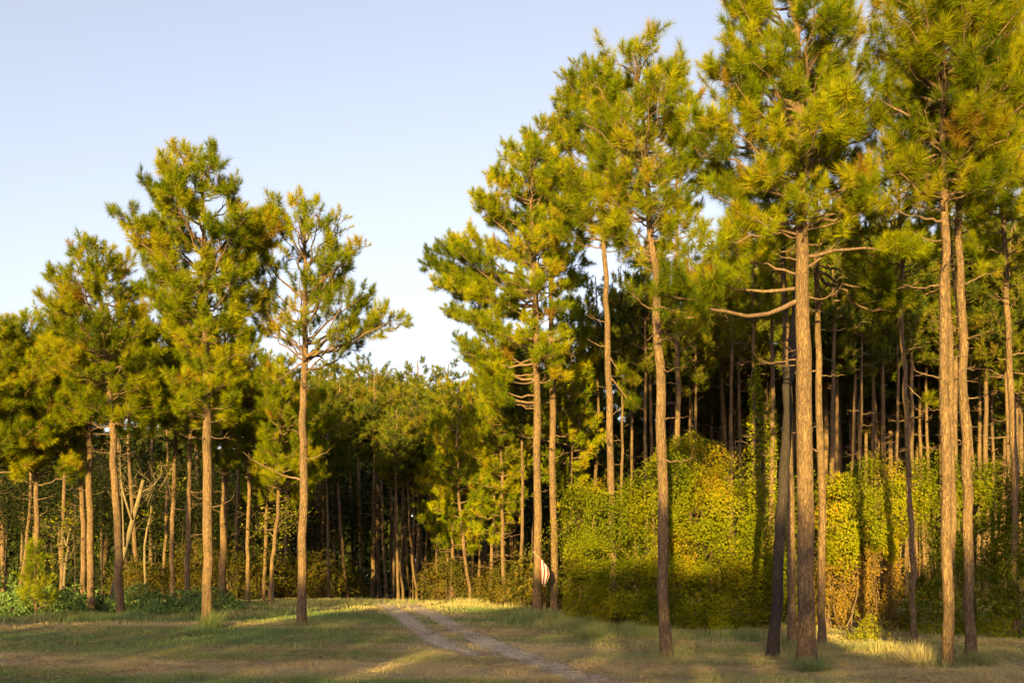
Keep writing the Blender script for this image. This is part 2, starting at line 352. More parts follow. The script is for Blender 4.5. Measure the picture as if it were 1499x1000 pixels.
BARK_SHADE = bark_mat('shade_dark_bark', (.025, .021, .02), (.05, .043, .04), (.075, .064, .058), 19)  # bark colour darkened to carry the shade on these trunks
def pine(label, path, wd, prof, Y=None, seed=1, nl=36, dens=1.0, extra=(), group=None, taper=.30, brown=.03, stubs=6, asc=(.1, .75), fol=None, cat='pine tree', tsc=1.0, bark=None, crownlow=.42):
    """path: pixels base->top; prof: (row, reach left, reach right) in pixels of the crown outline."""
    rng = np.random.RandomState(seed)
    if Y is None: Y = ground_px(*path[0])
    pts = [WP(px, py, Y) for px, py in path]
    X0 = pts[0][0]; pts[0][2] = float(gz(X0, Y)) - .05
    base = np.array([X0, Y, pts[0][2] + .05])
    sp = spline(pts, 26); sp = np.vstack([sp[:1], sp[:1] + (sp[1] - sp[0]) * .2, sp[:1] + (sp[1] - sp[0]) * .5, sp[1:]]); sp[:, 1] += np.linspace(0, 1, 28) * rng.uniform(-.5, .5); sp[4:, :2] += rng.randn(24, 2) * .02
    H = sp[-1][2] - base[2]; r0 = wd / 2 / F * Y * .88
    u = (sp[:, 2] - base[2]) / H; rad = r0 * (taper * .25 + (1 - taper * .25) * (1 - .36 * u - .92 * np.clip(u - .42, 0, 1) ** 1.1)); rad *= 1 + .42 * np.exp(-np.clip(u, 0, 1) * H / .28)
    rad = np.maximum(rad, .02)
    root = thing('pine_tree', base, label, cat, group)
    T = Tubes(); T.add(sp - base, rad, 12, rng, .10); T.build('trunk', bark or BARK, root)
    s = Y / F; zr = np.array([CAMZ - (p[0] - YH) * s for p in prof]); Lr = np.array([p[1] for p in prof]) * s; Rr = np.array([p[2] for p in prof]) * s
    zr[0] -= .25; zlo, zhi = zr.min(), zr.max(); o = np.argsort(zr); zr, Lr, Rr = zr[o], Lr[o], Rr[o]
    def trunk_at(z): return np.array([np.interp(z, sp[:, 2], sp[:, k]) for k in (0, 1, 2)])
    limbs = []; az = rng.rand() * 6.28
    nl = int(nl * 1.15)
    for i in range(nl):
        z = zlo + (zhi - zlo) * (i + rng.rand()) / nl; az += 2.4 + rng.uniform(-.5, .5)
        l, r = np.interp(z, zr, Lr), np.interp(z, zr, Rr); c = math.cos(az); wr = (c + 1) / 2; rad_ = l * (1 - wr) + r * wr
        rad_ *= rng.uniform(.72, 1.03) if rng.rand() < .8 else rng.uniform(.4, .7)
        k = asc[0] + (asc[1] - asc[0]) * (z - zlo) / (zhi - zlo)
        zb = max(z - k * rad_ - rng.uniform(0, .3), zlo - .9); ax = trunk_at(min(zb, sp[-1][2] - .1)); cx = trunk_at(z)
        limbs.append((ax, np.array([cx[0] + rad_ * c, cx[1] + rad_ * math.sin(az), z]), 1.0))
    for (sy, tx, ty, f, *dep) in extra:
        p0 = trunk_at(CAMZ - (sy - YH) * s); dp = dep[0] if dep else rng.uniform(-.6, .6)
        t = WP(tx, ty, Y); t[1] += dp; limbs.append((p0, t, f))
    for i in range(stubs):
        z = base[2] + (zlo - base[2]) * rng.uniform(.45, 1.0); p0 = trunk_at(z); a = rng.rand() * 6.28; l = rng.uniform(.25, 1.0)
        limbs.append((p0, p0 + np.array([math.cos(a) * l, math.sin(a) * l, rng.uniform(-.15, .3)]), 0))
    limbs = [(a - base, b - base, f) for a, b, f in limbs]
    tb = Tubes(); near = Y < 32
    tf = grow(rng, tb, limbs, dens * (1.0 if near else 1.2), brown, .006 if near else .009, crownlow, tsc)
    tb.build('branches', TWIG, root)
    tops = sp[-1] - base; n_ = 10
    pos = np.vstack([tf[0], tops + rng.randn(n_, 3) * .18]); dr = np.vstack([tf[1], np.abs(rng.randn(n_, 3)) * [.3, .3, 1]]); sc = np.r_[tf[2], np.ones(n_)]; tn = np.r_[tf[3], np.full(n_, .5)]
    V, TI = needles(rng, pos, dr, sc, tn, 150 if near else 84, .0038 if near else .0062)
    add_mesh('crown', V, np.arange(len(V)).reshape(-1, 3), NEEDLE, root, tint=TI)
    return root

# ---- right-hand front row
pine('thickest pine of the front row, straight trunk with long bare lower limbs both sides', [(1181,972),(1178,800),(1175,600),(1171,400),(1168,200),(1160,0),(1155,-90)], 29,
     [(-110,20,20),(-60,75,70),(10,125,100),(90,168,112),(190,182,118),(270,165,122),(320,120,110),(350,70,70)], seed=11, nl=84,
     extra=[(425,1010,418,.8,-.5),(405,1078,362,.9,.3),(398,1238,340,.7,-.4),(380,1320,385,1,-.8),(440,960,455,1.2,-1.2),(350,1040,380,1,-1)], dens=1.05)
pine('slim pale pine just right of the thickest trunk, beside the golden thicket', [(1203,950),(1201,800),(1197,600),(1193,420),(1190,250),(1187,90)], 13,
     [(80,15,15),(120,40,50),(200,50,90),(290,50,105),(360,35,75)], seed=12, nl=30, stubs=6, extra=[(400,1290,440,1.2,-.5),(390,1270,400,1,.5),(400,1320,455,1,0)])
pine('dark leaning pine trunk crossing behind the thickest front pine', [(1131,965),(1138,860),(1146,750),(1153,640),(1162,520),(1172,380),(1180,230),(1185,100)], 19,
     [(90,15,15),(130,50,40),(220,70,50),(290,40,40)], seed=13, nl=14, stubs=2, bark=BARK_SHADE)
pine('pale straight pine trunk half hidden behind the dark leaning trunk', [(1160,945),(1157,800),(1153,600),(1149,440),(1145,250),(1142,120)], 15,
     [(110,15,15),(160,50,30),(250,80,40),(330,70,40),(400,40,30)], seed=14, nl=22, stubs=3)
pine('front pine with dark grey foot and forked elbow limb, between the two golden vine mounds', [(975,965),(973,860),(970,700),(967,560),(963,440),(955,330),(948,220),(938,110),(932,55)], 19,
     [(45,12,12),(62,40,55),(110,90,85),(170,108,90),(240,105,80),(320,80,60),(380,40,50)], seed=15, nl=56,
     extra=[(365,890,345,1,-.6),(372,905,352,.8,-.3),(450,925,425,.7,.2),(500,1015,480,1,-.3),(440,1010,450,1,.3)])
pine('slender pine standing in front of the left vine mound', [(896,915),(895,760),(892,620),(889,480),(884,370),(876,250),(870,150),(866,100)], 13,
     [(92,10,10),(110,35,35),(160,65,65),(230,85,75),(300,85,65),(360,55,45)], seed=16, nl=58, extra=[(520,915,560,1,-.2),(540,925,600,.8,-.2)])
pine('pine carrying the small red and white flag', [(786,898),(787,800),(787,680),(786,560),(784,430),(778,320),(772,220)], 14,
     [(197,10,12),(215,35,35),(260,65,60),(320,105,60),(380,145,60),(430,125,60),(480,70,50),(520,110,50),(560,90,40)], seed=17, nl=62, asc=(.0,.75), dens=1.05,
     extra=[(470,640,420,1.2,0),(450,628,385,1.1,0.4),(560,672,500,1,0),(580,700,560,1,0),(520,690,475,1.2,-.6),(540,720,500,1.2,.6),(600,730,585,1.1,-.5),(590,690,530,1.1,.8),(500,660,455,1,.9)])
pine('knobbly pale pine immediately right of the flag pine', [(811,895),(811,790),(808,690),(809,580),(807,450),(806,340),(804,240),(803,180)], 12,
     [(165,10,10),(185,35,35),(240,70,60),(300,85,70),(360,70,60),(420,40,50)], seed=18, nl=54, extra=[(645,770,630,.3,0),(530,765,500,.6,0),(560,770,545,.5,0)])
pine('pine rising behind the vine mound with a shaded crown and lit trunk', [(994,905),(993,760),(992,600),(990,450),(988,280),(985,160)], 10,
     [(100,15,15),(150,50,45),(240,60,60),(330,55,50),(400,40,40),(450,35,35)], Y=37, seed=19, nl=34, extra=[(480,955,440,1.1,-1),(520,1020,500,1.1,-1),(470,1060,450,1,-1)])
pine('thin pine in front of the dark gap between golden and dark thickets', [(1338,940),(1335,800),(1330,680),(1325,560),(1321,400),(1318,250),(1315,120)], 9.5,
     [(110,12,12),(160,50,50),(250,65,60),(340,65,60),(400,45,40)], seed=20, nl=36, stubs=6, extra=[(560,1355,590,.8,0),(450,1270,410,1,-.4)])
pine('tall front pine lit golden right down to its foot', [(1387,978),(1384,820),(1380,650),(1376,480),(1373,320),(1370,150),(1366,0),(1363,-120)], 18,
     [(-130,20,20),(-70,75,70),(10,100,100),(90,110,120),(180,105,130),(250,75,115),(310,40,60)], seed=21, nl=78, stubs=8, extra=[(330,1290,320,1,-.6),(300,1300,270,1,-.6)])
pine('rightmost large front pine, golden above and dark grey at the foot', [(1421,970),(1417,820),(1412,680),(1406,520),(1400,380),(1396,250),(1392,90),(1390,-60)], 17,
     [(-70,15,15),(-20,60,60),(80,60,100),(170,70,110),(250,40,110),(300,30,70)], seed=22, nl=62, stubs=8, extra=[(300,1499,262,.8,0),(420,1450,400,.4,0)])
pine('straight pine standing close behind the two large right-hand pines', [(1395,930),(1394,760),(1392,600),(1389,440),(1386,300),(1384,120),(1380,20)], 11,
     [(10,15,15),(60,50,60),(150,70,90),(240,70,70),(320,50,50)], Y=31, seed=23, nl=42, stubs=4)
pine('thin pine leaning left behind the rightmost large pine', [(1427,930),(1425,680),(1415,560),(1406,440),(1395,300),(1388,150)], 8,
     [(150,12,12),(200,40,40),(300,50,60),(380,40,70)], Y=33, seed=24, nl=24)
pine('pine at the right edge rising out of the shaded thicket', [(1489,920),(1487,720),(1484,560),(1479,420),(1474,260),(1470,80),(1466,-20)], 12,
     [(-20,15,15),(40,60,60),(130,80,80),(230,80,80),(330,55,60),(390,50,50)], Y=30, seed=25, nl=54, stubs=6)
pine('broad crown filling the upper right corner above the shaded thicket', [(1545,940),(1545,700),(1543,500),(1540,300),(1538,100),(1535,-60)], 15,
     [(-60,20,20),(0,80,70),(90,110,90),(200,120,90),(290,100,90),(350,60,60)], Y=27, seed=26, nl=54)

# ---- left-hand group
pine('tallest pine of the left group, standing alone in front of the shrubs', [(303,920),(305,800),(305,680),(304,560),(303,450),(302,350),(299,285),(298,238)], 17.5,
     [(214,20,25),(232,38,44),(272,76,72),(310,108,100),(355,122,104),(400,95,90),(450,90,76),(500,56,70),(560,50,58),(620,45,60)], seed=31, nl=74, asc=(.0,.7), dens=1.05,
     extra=[(425,232,360,.8,.2),(410,345,350,.8,-.2),(410,395,300,.9,.4)])
pine('sparse open-crowned pine left of the track with bare dark limbs showing', [(441,917),(442,800),(443,700),(443,600),(444,520),(445,430),(443,350),(441,285)], 15.5,
     [(272,15,15),(300,45,50),(340,62,82),(400,72,112),(440,75,118),(475,72,108),(505,55,80)], seed=32, nl=38, asc=(.5,1.0), dens=.74, crownlow=.5,
     extra=[(520,586,478,1.1,-.3),(515,392,455,.6,-.3),(525,560,455,.8,.6),(528,395,560,.5,.3),(705,356,662,0,0)])
pine('pine with crooked upper trunk in the left group, dark below and golden above', [(177,905),(174,800),(170,700),(164,600),(158,520),(150,450),(146,400),(145,370)], 13.5,
     [(350,12,12),(370,50,50),(410,70,70),(450,90,80),(500,100,80),(560,90,80),(620,70,60)], seed=33, nl=60, asc=(.0,.6), extra=[(470,95,440,.7,0)])
pine('right trunk of the thick pair at the left, joined by a twin', [(134,888),(134,790),(133,690),(135,600),(132,520),(128,450)], 12,
     [(440,12,12),(460,40,40),(520,80,60),(580,90,60),(630,60,50)], seed=34, nl=34, Y=41)
pine('left trunk of the thick pair at the left', [(122,886),(122,790),(120,690),(118,600),(112,530),(108,480)], 9,
     [(470,12,12),(500,50,40),(560,90,60),(620,90,60),(660,50,40)], seed=35, nl=34, Y=42)
pine('leftmost pine, trunk rising behind the bright young pine', [(53,880),(53,780),(52,690),(50,600),(46,520),(42,460)], 9,
     [(455,12,12),(480,55,60),(540,85,80),(600,90,85),(660,80,85),(700,45,55)], seed=36, nl=60, Y=40, brown=.1)
pine('golden crown at the left edge of the picture', [(-12,890),(-12,780),(-14,660),(-15,560),(-15,480)], 10,
     [(465,12,12),(490,70,80),(560,100,110),(620,100,100),(680,70,80)], seed=37, nl=56, Y=39)
pine('slim straight pine between the crooked pine and the tallest left pine', [(252,880),(253,780),(256,680),(258,570),(260,460),(262,400)], 8,
     [(395,12,12),(430,50,50),(500,80,70),(570,80,60),(640,50,50)], seed=38, nl=40, Y=44)
pine('pine trunk close left of the tallest left pine, thick at the foot', [(273,882),(275,780),(277,680),(279,570),(280,460)], 9.5,
     [(450,12,12),(480,40,50),(560,60,70),(630,60,60)], seed=39, nl=30, Y=43)
pine('thick golden trunk standing right behind the tallest left pine', [(325,880),(327,790),(329,700),(330,600),(330,500),(330,440)], 13,
     [(430,12,12),(470,50,50),(550,60,60),(620,50,50),(690,50,50)], seed=40, nl=38, Y=47)
pine('pine behind the open-crowned pine, showing at its left', [(363,882),(364,780),(366,680),(367,580),(368,500)], 7,
     [(490,12,12),(530,45,45),(600,55,50),(680,50,50)], seed=41, nl=34, Y=47)
pine('leaning pine trunk just left of the open-crowned pine', [(394,888),(399,830),(405,770),(410,690),(412,600),(414,530)], 7,
     [(520,12,12),(560,40,45),(640,50,60),(710,40,70)], seed=42, nl=34, Y=46)
pine('bushy pine behind the open-crowned pine, boughs reaching right', [(386,890),(390,800),(398,700),(440,600),(450,560)], 6,
     [(560,20,30),(610,50,60),(660,50,75),(700,40,70),(740,30,50)], seed=43, nl=34, Y=50)

# ------------------------------------------------------------------ template pines of the wood
def wood_template(name, H, r0, cb, rad, seed, nl, dens=1.0, nn=34, nwd=.015, brown=.03, mt=None):
    rng = np.random.RandomState(seed)
    root = bpy.data.objects.new(name, None)
    n = 16; z = np.linspace(-.1, H, n); bend = rng.randn(2) * .35
    sp = np.stack([bend[0] * np.sin(z / H * 2.5) + rng.randn(n) * .03, bend[1] * np.sin(z / H * 2) + rng.randn(n) * .03, z], -1)
    sp[0, :2] = sp[1, :2] = 0
    u = np.clip(z / H, 0, 1); T = Tubes(); T.add(sp, np.maximum(r0 * (1 - .45 * u - .5 * np.clip(u - .4, 0, 1)) * (1 + .3 * np.exp(-u * H / .4)), .025), 8, rng, .08)
    tr = T.build('trunk', BARK, root)
    limbs = []; az = 0
    for i in range(nl):
        f = (i + rng.rand()) / nl; zt = H * (cb + (1 - cb) * f); az += 2.4 + rng.uniform(-.5, .5)
        rr = rad * max(.3, (1 - min(1, abs(f - .42) / .66) ** 2.2)) * rng.uniform(.6, 1.08)
        zb = max(zt - (.05 + .8 * f) * rr, H * cb * .92); ax = np.array([np.interp(zb, z, sp[:, k]) for k in (0, 1, 2)])
        limbs.append((ax, ax + np.array([math.cos(az) * rr, math.sin(az) * rr, zt - zb]), 1.0))
    for i in range(6):
        zb = H * cb * rng.uniform(.5, 1); a = rng.rand() * 6.28; l = rng.uniform(.4, 1.3); ax = np.array([np.interp(zb, z, sp[:, k]) for k in (0, 1, 2)])
        limbs.append((ax, ax + np.array([math.cos(a) * l, math.sin(a) * l, rng.uniform(-.2, .3)]), 0))
    tb = Tubes(); pos, dr, sc, tn = grow(rng, tb, limbs, dens, brown, .009, .2, 1.25)
    br = tb.build('branches', TWIG, root)
    V, TI = needles(rng, pos, dr, sc, tn, nn, nwd)
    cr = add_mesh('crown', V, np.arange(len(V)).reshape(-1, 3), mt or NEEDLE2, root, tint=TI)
    kids = [tr, br, cr]
    for k in kids: C.objects.unlink(k)
    return (root, kids, H)
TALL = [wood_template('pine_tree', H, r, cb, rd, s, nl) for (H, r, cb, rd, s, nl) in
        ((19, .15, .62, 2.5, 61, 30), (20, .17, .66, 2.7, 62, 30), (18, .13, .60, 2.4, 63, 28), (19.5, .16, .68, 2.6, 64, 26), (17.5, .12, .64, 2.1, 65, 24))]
LOWP = [wood_template('pine_tree', H, r, cb, rd, s, nl, mt=NEEDLE) for (H, r, cb, rd, s, nl) in
        ((14, .12, .26, 1.9, 71, 44), (15, .13, .34, 2.0, 72, 42), (12, .11, .22, 1.8, 73, 40))]
MARKS = [(-400, 'the left edge'), (53, 'the leftmost pine'), (134, 'the thick trunk pair'), (170, 'the crooked pine'), (305, 'the tallest left pine'), (443, 'the open-crowned pine'), (570, 'the end of the track'), (787, 'the flag pine'),
         (892, 'the slender mound pine'), (970, 'the elbow-limbed pine'), (1148, 'the leaning dark trunk'), (1178, 'the thickest pine'), (1330, 'the thin gap pine'), (1382, 'the golden-footed pine'), (1412, 'the rightmost large pine'), (1487, 'the right-edge pine'), (1900, 'the right edge')]
ORD = ['first', 'second', 'third', 'fourth', 'fifth', 'sixth', 'seventh', 'eighth', 'ninth', 'tenth', 'eleventh', 'twelfth', 'thirteenth', 'fourteenth', 'fifteenth', 'sixteenth', 'seventeenth', 'eighteenth', 'nineteenth', 'twentieth']
ORD += ['twenty-' + o_ for o_ in ORD[:9]] + ['thirtieth'] + ['thirty-' + o_ for o_ in ORD[:9]]
def name_by_place(items, desc):
    gaps = {}
    for o in items:
        px = 749.5 + F * o.location.x / o.location.y; k = max(i for i, (m_, _) in enumerate(MARKS) if px >= m_); gaps.setdefault(k, []).append((px, o))
    for k, L_ in gaps.items():
        for i, (_, o) in enumerate(sorted(L_, key=lambda t: t[0])):
            o['label'] = (f'{desc}, {ORD[i]} from left between {MARKS[k][1]} and {MARKS[k + 1][1]}') if len(L_) > 1 else f'{desc}, between {MARKS[k][1]} and {MARKS[k + 1][1]}'
def put(tpl, x, y, rz, s, label, group, sx=1.0, cat='pine tree'):
    root, kids, H = tpl; r = root.copy(); C.objects.link(r); r.location = (x, y, float(gz(x, y))); r.rotation_euler = (0, 0, rz); r.scale = (s * sx, s * sx, s)
    tag(r, label, cat, group)
    for k in kids: c = k.copy(); C.objects.link(c); c.parent = r
    return r
rng = np.random.RandomState(5)
def at_px(px, Y): return (px - 749.5) / F * Y
# trunks one can make out inside the right-hand wood: (pixel column, distance, template, top row)
G1, L1 = 'pines standing in the dark wood behind the vine thickets', 'bare golden pine trunk standing in the dark wood behind the vine thickets'
g1 = []; g2 = []; g4 = []
for (px, Y, top) in ((863,52,390),(948,48,330),(1041,60,400),(1068,44,300),(1083,56,360),(1222,50,330),(1228,58,350),(1238,66,380),(1256,47,330),(1274,52,300),(1281,58,310),
                     (1296,49,280),(1312,55,330),(1052,64,380),(1355,62,330),(1442,52,260),(1460,60,280),(1184,60,300),(915,58,390),(970,66,380),(1500,58,300),(1010,52,380),(1100,66,360),(1340,50,300),(1215,44,250),(1022,48,360),(1035,70,380),(1075,62,380),(1092,50,340),(1150,56,330),(1170,50,330),(1235,48,300),(1247,62,340),(1268,66,360),(1288,68,360),(1305,48,300),(1327,60,330),(1348,66,340),(1365,55,330),(1378,64,340),(1410,62,330),(1432,58,320),(1450,66,330),(1470,56,300),(1495,50,300),(960,50,370),(985,60,390),(932,62,380),(905,52,380)):
    t = TALL[rng.randint(5)]; s = (YH - top) / F * Y / t[2]; s = min(max(s, .85), 1.45)
    g1.append(put(t, at_px(px, Y), Y, rng.rand() * 6.28, s, L1, G1, .8))
name_by_place(g1, 'wood pine')
G2, L2 = 'slender golden pines right of the track', 'slender golden pine of the close stand right of the track, clothed in yellow-green boughs'
for (px, Y, top, low) in ((660,60,585,1),(657,62,600,1),(688,55,560,1),(692,60,570,0),(717,52,545,1),(738,50,520,1),(762,48,500,0),(775,52,480,0),(737,60,500,0),(610,66,590,0),(590,70,600,0),(576,72,600,0),
                          (600,74,610,0),(640,66,600,1),(672,68,560,0),(706,70,530,0),(750,66,480,0),(835,50,450,1),(848,62,430,0),(583,64,600,0),(606,68,600,0),(618,72,600,0),(665,63,580,0),(700,60,560,0),(728,62,540,0),(648,72,590,0),(782,60,480,0)):
    t = (LOWP if low else TALL)[rng.randint(3)]; s = ((YH - top) / F * Y + .7) / t[2]
    g2.append(put(t, at_px(px, Y), Y, rng.rand() * 6.28, s, L2, G2, .95))
name_by_place(g2, 'slender pine')
G3, L3 = 'pines deep in the wood at the end of the track', 'shaded pine deep in the wood where the track disappears'
for (px, Y, top) in ((545,74,545),(622,78,560),(520,80,540),(500,72,555),(480,78,545),(465,70,560),(555,90,535),(590,95,540),(635,90,555),(530,100,520),(565,105,535),(490,100,525),(610,108,530),(645,80,565),(450,84,540),(470,110,530),(575,84,560),
                     (508,62,600),(482,60,620),(430,66,560)):
    t = TALL[rng.randint(5)]; s = ((YH - top) / F * Y + .7) / t[2]
    put(t, at_px(px, Y), Y, rng.rand() * 6.28, s, L3, G3, 1.15)
G4, L4 = 'pines in the wood behind the left group', 'slender pine in the dark wood behind the left-hand group of pines'
for (px, Y, top) in ((238,56,520),(300,70,500),(345,58,520),(205,58,500),(90,56,500),(30,60,500),(150,72,470),(-25,60,500),(418,66,540),(5,70,490),
                     (285,70,480),(330,75,500),(390,78,520),(250,80,470),(190,80,470),(130,82,480),(60,78,490),(10,74,500),(-40,80,500),(410,95,540),(350,95,520),(290,95,500),(220,98,490),(150,98,490),(90,96,500),(30,96,500),(-20,98,500)):
    t = TALL[rng.randint(5)]; s = ((YH - top) / F * Y + .7) / t[2]
    o = put(t, at_px(px, Y), Y, rng.rand() * 6.28, min(s, 1.25), L4, G4, 1.05)
    if Y < 72: g4.append(o)
name_by_place(g4, 'rear pine')
G5, L5 = 'shaded pines filling the deep right-hand wood', 'shaded pine far back in the right-hand wood, its crown closing the gaps between nearer pines'
k = 0
for row, Y in enumerate((56, 66, 76, 88, 100, 115)):
    n = (11, 13, 14, 15, 15, 15)[row]
    for i in range(n):
        px = 860 + (1530 - 860) * (i + .5 + rng.uniform(-.4, .4)) / n; yy = Y + rng.uniform(-4, 4); t = TALL[rng.randint(5)]
        if px < 960 and row < 2: continue
        put(t, at_px(px, yy), yy, rng.rand() * 6.28, rng.uniform(.95, 1.12), L5, G5, 1.25)
for i in range(16):
    px = 655 + 210 * (i + rng.rand()) / 16; Y = rng.uniform(72, 110); t = TALL[rng.randint(5)]
    put(t, at_px(px, Y), Y, rng.rand() * 6.28, .95 * rng.uniform(.9, 1.1), L3, G3, 1.2)

# ------------------------------------------------------------------ leafy masses
FARL = leaf_mat('shade_dark_foliage', [(0, (.014, .022, .006)), (.6, (.024, .034, .008)), (1, (.045, .050, .010))], trans=.15)  # leaf colour lowered to stand for deep shade inside the wood
def leaves(P, Nn, size, rng, aspect=.62):
    n = len(P); Nn = nrm(Nn + rng.randn(n, 3) * .55); a = nrm(np.cross(Nn, rng.randn(n, 3))); b = np.cross(Nn, a)
    s = size * rng.uniform(.6, 1.3, (n, 1)); c = P - Nn * s * .12
    V = np.stack([P - a * s * .5, c + b * s * aspect * .5, P + a * s * .5, c - b * s * aspect * .5], 1)
    return V.reshape(-1, 3)
def leafy(name, label, cat, lobes, base, size, dens, mat_, seed, tint=(.1, .9), group=None, stems=10, inner=.5, zmin=None, shoots=0, depth=.3):
    """lobes: (centre xyz, radii xyz). Leaves lie on and just inside the lumpy hull."""
    rng = np.random.RandomState(seed); P = []; Nn = []; Tn = []
    base = np.asarray(base, float)
    for (c, r) in lobes:
        c = np.asarray(c, float); r = np.asarray(r, float); area = 4 * math.pi * ((r[0] * r[1]) ** 1.6 + (r[0] * r[2]) ** 1.6 + (r[1] * r[2]) ** 1.6) ** (1 / 1.6) / 3 ** (1 / 1.6)
        n = int(area * dens); d = nrm(rng.randn(n, 3))
        lump = 1 + .42 * (fbm(d[:, 0] * 2.3 + c[0] + 20, d[:, 2] * 2.3 + d[:, 1] * 1.7 + 20, 3) - .5) * 2 * .8
        q = 1 - depth * rng.rand(n) ** 1.6; q[rng.rand(n) < inner * .4] *= rng.uniform(.5, .95)
        p = c + d * r * (lump * q)[:, None]
        dv = (fbm(p[:, 0] * .95 + 9, p[:, 2] * .95 + p[:, 1] * .7 + 30, 2) - .5) * 2.2; p = p + nrm(d / r) * (dv * min(1, r.min() / 1.2))[:, None]
        cl = rng.rand(n); keep = np.ones(n, bool)
        for (c2, r2) in lobes:
            if c2 is c or np.allclose(c2, c): continue
            e = (((p - c2) / (np.asarray(r2) * .78)) ** 2).sum(1); keep &= e > 1
        keep &= p[:, 2] > gz(p[:, 0], p[:, 1]) + .05
        gap = fbm(p[:, 0] * 1.6 + 50 + p[:, 1], p[:, 2] * 1.6 + 50, 3); keep &= rng.rand(n) < np.clip((gap - .27) * 6, .06, 1)
        P.append(p[keep]); Nn.append(nrm(d / r)[keep] + [0, 0, .25]); t = tint[0] + (tint[1] - tint[0]) * np.clip(fbm(p[keep][:, 0] * .9 + 30, p[keep][:, 2] * .9 + 30, 2) * 1.1 - .05 + .45 * (rng.rand(keep.sum()) - .5), 0, 1); Tn.append(t)
    A = []; B = []
    for s in range(shoots):
        c, r = lobes[rng.randint(len(lobes))]; d = nrm(rng.randn(3) * [1, .8, .5] + [0, -.2, .7]); p0 = np.asarray(c) + d * np.asarray(r) * .9; dd = nrm(d + rng.randn(3) * .5); l = rng.uniform(.25, .9); m_ = int(l * 26)
        tt = np.linspace(0, 1, m_)[:, None]; pp = p0 + dd * tt * l + np.array([0, 0, -.35]) * tt ** 2 * l + rng.randn(m_, 3) * .03
        P.append(pp); Nn.append(rng.randn(m_, 3) + [0, 0, .6]); Tn.append(rng.uniform(.4, .9, m_)); A += [p0, pp[m_ // 2]]; B += [pp[m_ // 2], pp[-1]]
    P = np.concatenate(P); Nn = np.concatenate(Nn); Tn = np.concatenate(Tn)
    root = thing(name, base, label, cat, group)
    add_mesh('foliage', leaves(P - base, Nn, size, rng), np.arange(len(P) * 4).reshape(-1, 4), mat_, root, tint=Tn)
    tb = Tubes()
    for i in range(stems):
        c, r = lobes[rng.randint(len(lobes))]; c = np.asarray(c, float); g0 = np.array([c[0] + rng.randn() * r[0] * .35, c[1] + rng.randn() * r[1] * .25, 0]); g0[2] = gz(g0[0], g0[1]) - .03
        tip = c + rng.randn(3) * np.asarray(r) * .4; tip[2] = max(tip[2], g0[2] + .3); mid = (g0 + tip) / 2 + rng.randn(3) * .15 * np.linalg.norm(tip - g0)
        u = np.linspace(0, 1, 7)[:, None]; tb.add((1 - u) ** 2 * g0 + 2 * u * (1 - u) * mid + u * u * tip - base, np.linspace(.03, .01, 7) * min(1, r[2]), 5)
        for q in range(4):
            k_ = rng.uniform(.3, 1); b0 = (1 - k_) ** 2 * g0 + 2 * k_ * (1 - k_) * mid + k_ * k_ * tip; A.append(b0); B.append(b0 + rng.randn(3) * np.asarray(r) * .3)
    if A: tb.twigs(np.array(A) - base, np.array(B) - base, .008, .004)
    tb.build('stems', TWIG, root)
    return root
def lobe(px, py, rx, ry, Y, ryd=None):
    s = Y / F; return (WP(px, py, Y), np.array([rx * s, (ryd if ryd else (rx + ry) / 2 * s), ry * s]))
vb = lambda px, Y: (at_px(px, Y), Y, float(gz(at_px(px, Y), Y)))
leafy('vine_mound', 'large golden-green mound of vines between the flag pine and the leaning trunk', 'vine-covered bush',
      [lobe(862,790,55,75,36.5), lobe(888,772,62,72,36), lobe(880,850,65,60,35.5), lobe(945,825,50,80,36), lobe(1000,740,70,80,34.5), lobe(1050,755,60,85,33.5), lobe(1010,840,75,60,33.5), lobe(1090,780,40,80,33.5), lobe(1010,690,45,45,36), lobe(940,885,75,48,34.5),lobe(1080,870,55,62,34.5), lobe(890,905,50,28,35.2), lobe(985,905,60,32,33.8), lobe(1060,912,55,30,33.5)],
      vb(950,35.5), .078, 620, LEAF, 81, (.05, 1), shoots=240, stems=8)
leafy('vine_thicket', 'golden thicket of vines over dry brush, directly right of the pale front trunks', 'thicket',
      [lobe(1225,740,40,55,32), lobe(1265,735,42,60,32.5), lobe(1305,740,38,60,32), lobe(1240,790,42,45,31.8), lobe(1295,785,40,45,31.6)],
      vb(1262,32), .08, 620, LEAF, 82, (.15, 1), shoots=60, stems=10)
leafy('dry_brush', 'tangle of dry golden-brown brush beneath the vines, reaching the ground', 'brush',
      [lobe(1225,860,34,72,32.6), lobe(1262,850,36,80,32.4), lobe(1300,860,30,75,32.2)], vb(1264,32.4), .08, 420, DRYL, 83, (0, 1), shoots=120, stems=16)
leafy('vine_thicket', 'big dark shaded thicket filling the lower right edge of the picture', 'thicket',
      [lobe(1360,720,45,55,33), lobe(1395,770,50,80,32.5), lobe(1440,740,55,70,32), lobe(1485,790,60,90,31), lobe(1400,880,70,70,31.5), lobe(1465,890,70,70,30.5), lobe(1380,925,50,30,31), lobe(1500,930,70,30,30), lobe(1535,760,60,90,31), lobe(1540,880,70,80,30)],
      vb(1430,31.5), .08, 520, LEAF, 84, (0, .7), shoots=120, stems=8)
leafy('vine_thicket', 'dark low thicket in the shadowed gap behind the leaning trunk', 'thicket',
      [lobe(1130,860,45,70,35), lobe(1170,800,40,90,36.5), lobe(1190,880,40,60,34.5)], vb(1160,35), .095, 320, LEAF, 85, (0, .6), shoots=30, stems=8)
leafy('small_shrub', 'small feathery yellow-green shrub at the foot of the dry brush', 'shrub', [lobe(1268,925,12,24,28.5,.25), lobe(1255,942,16,18,28.5,.3), lobe(1278,940,13,20,28.4,.25)], vb(1266,28.5), .06, 500, LEAF, 86, (.3, .8), stems=8, shoots=60)
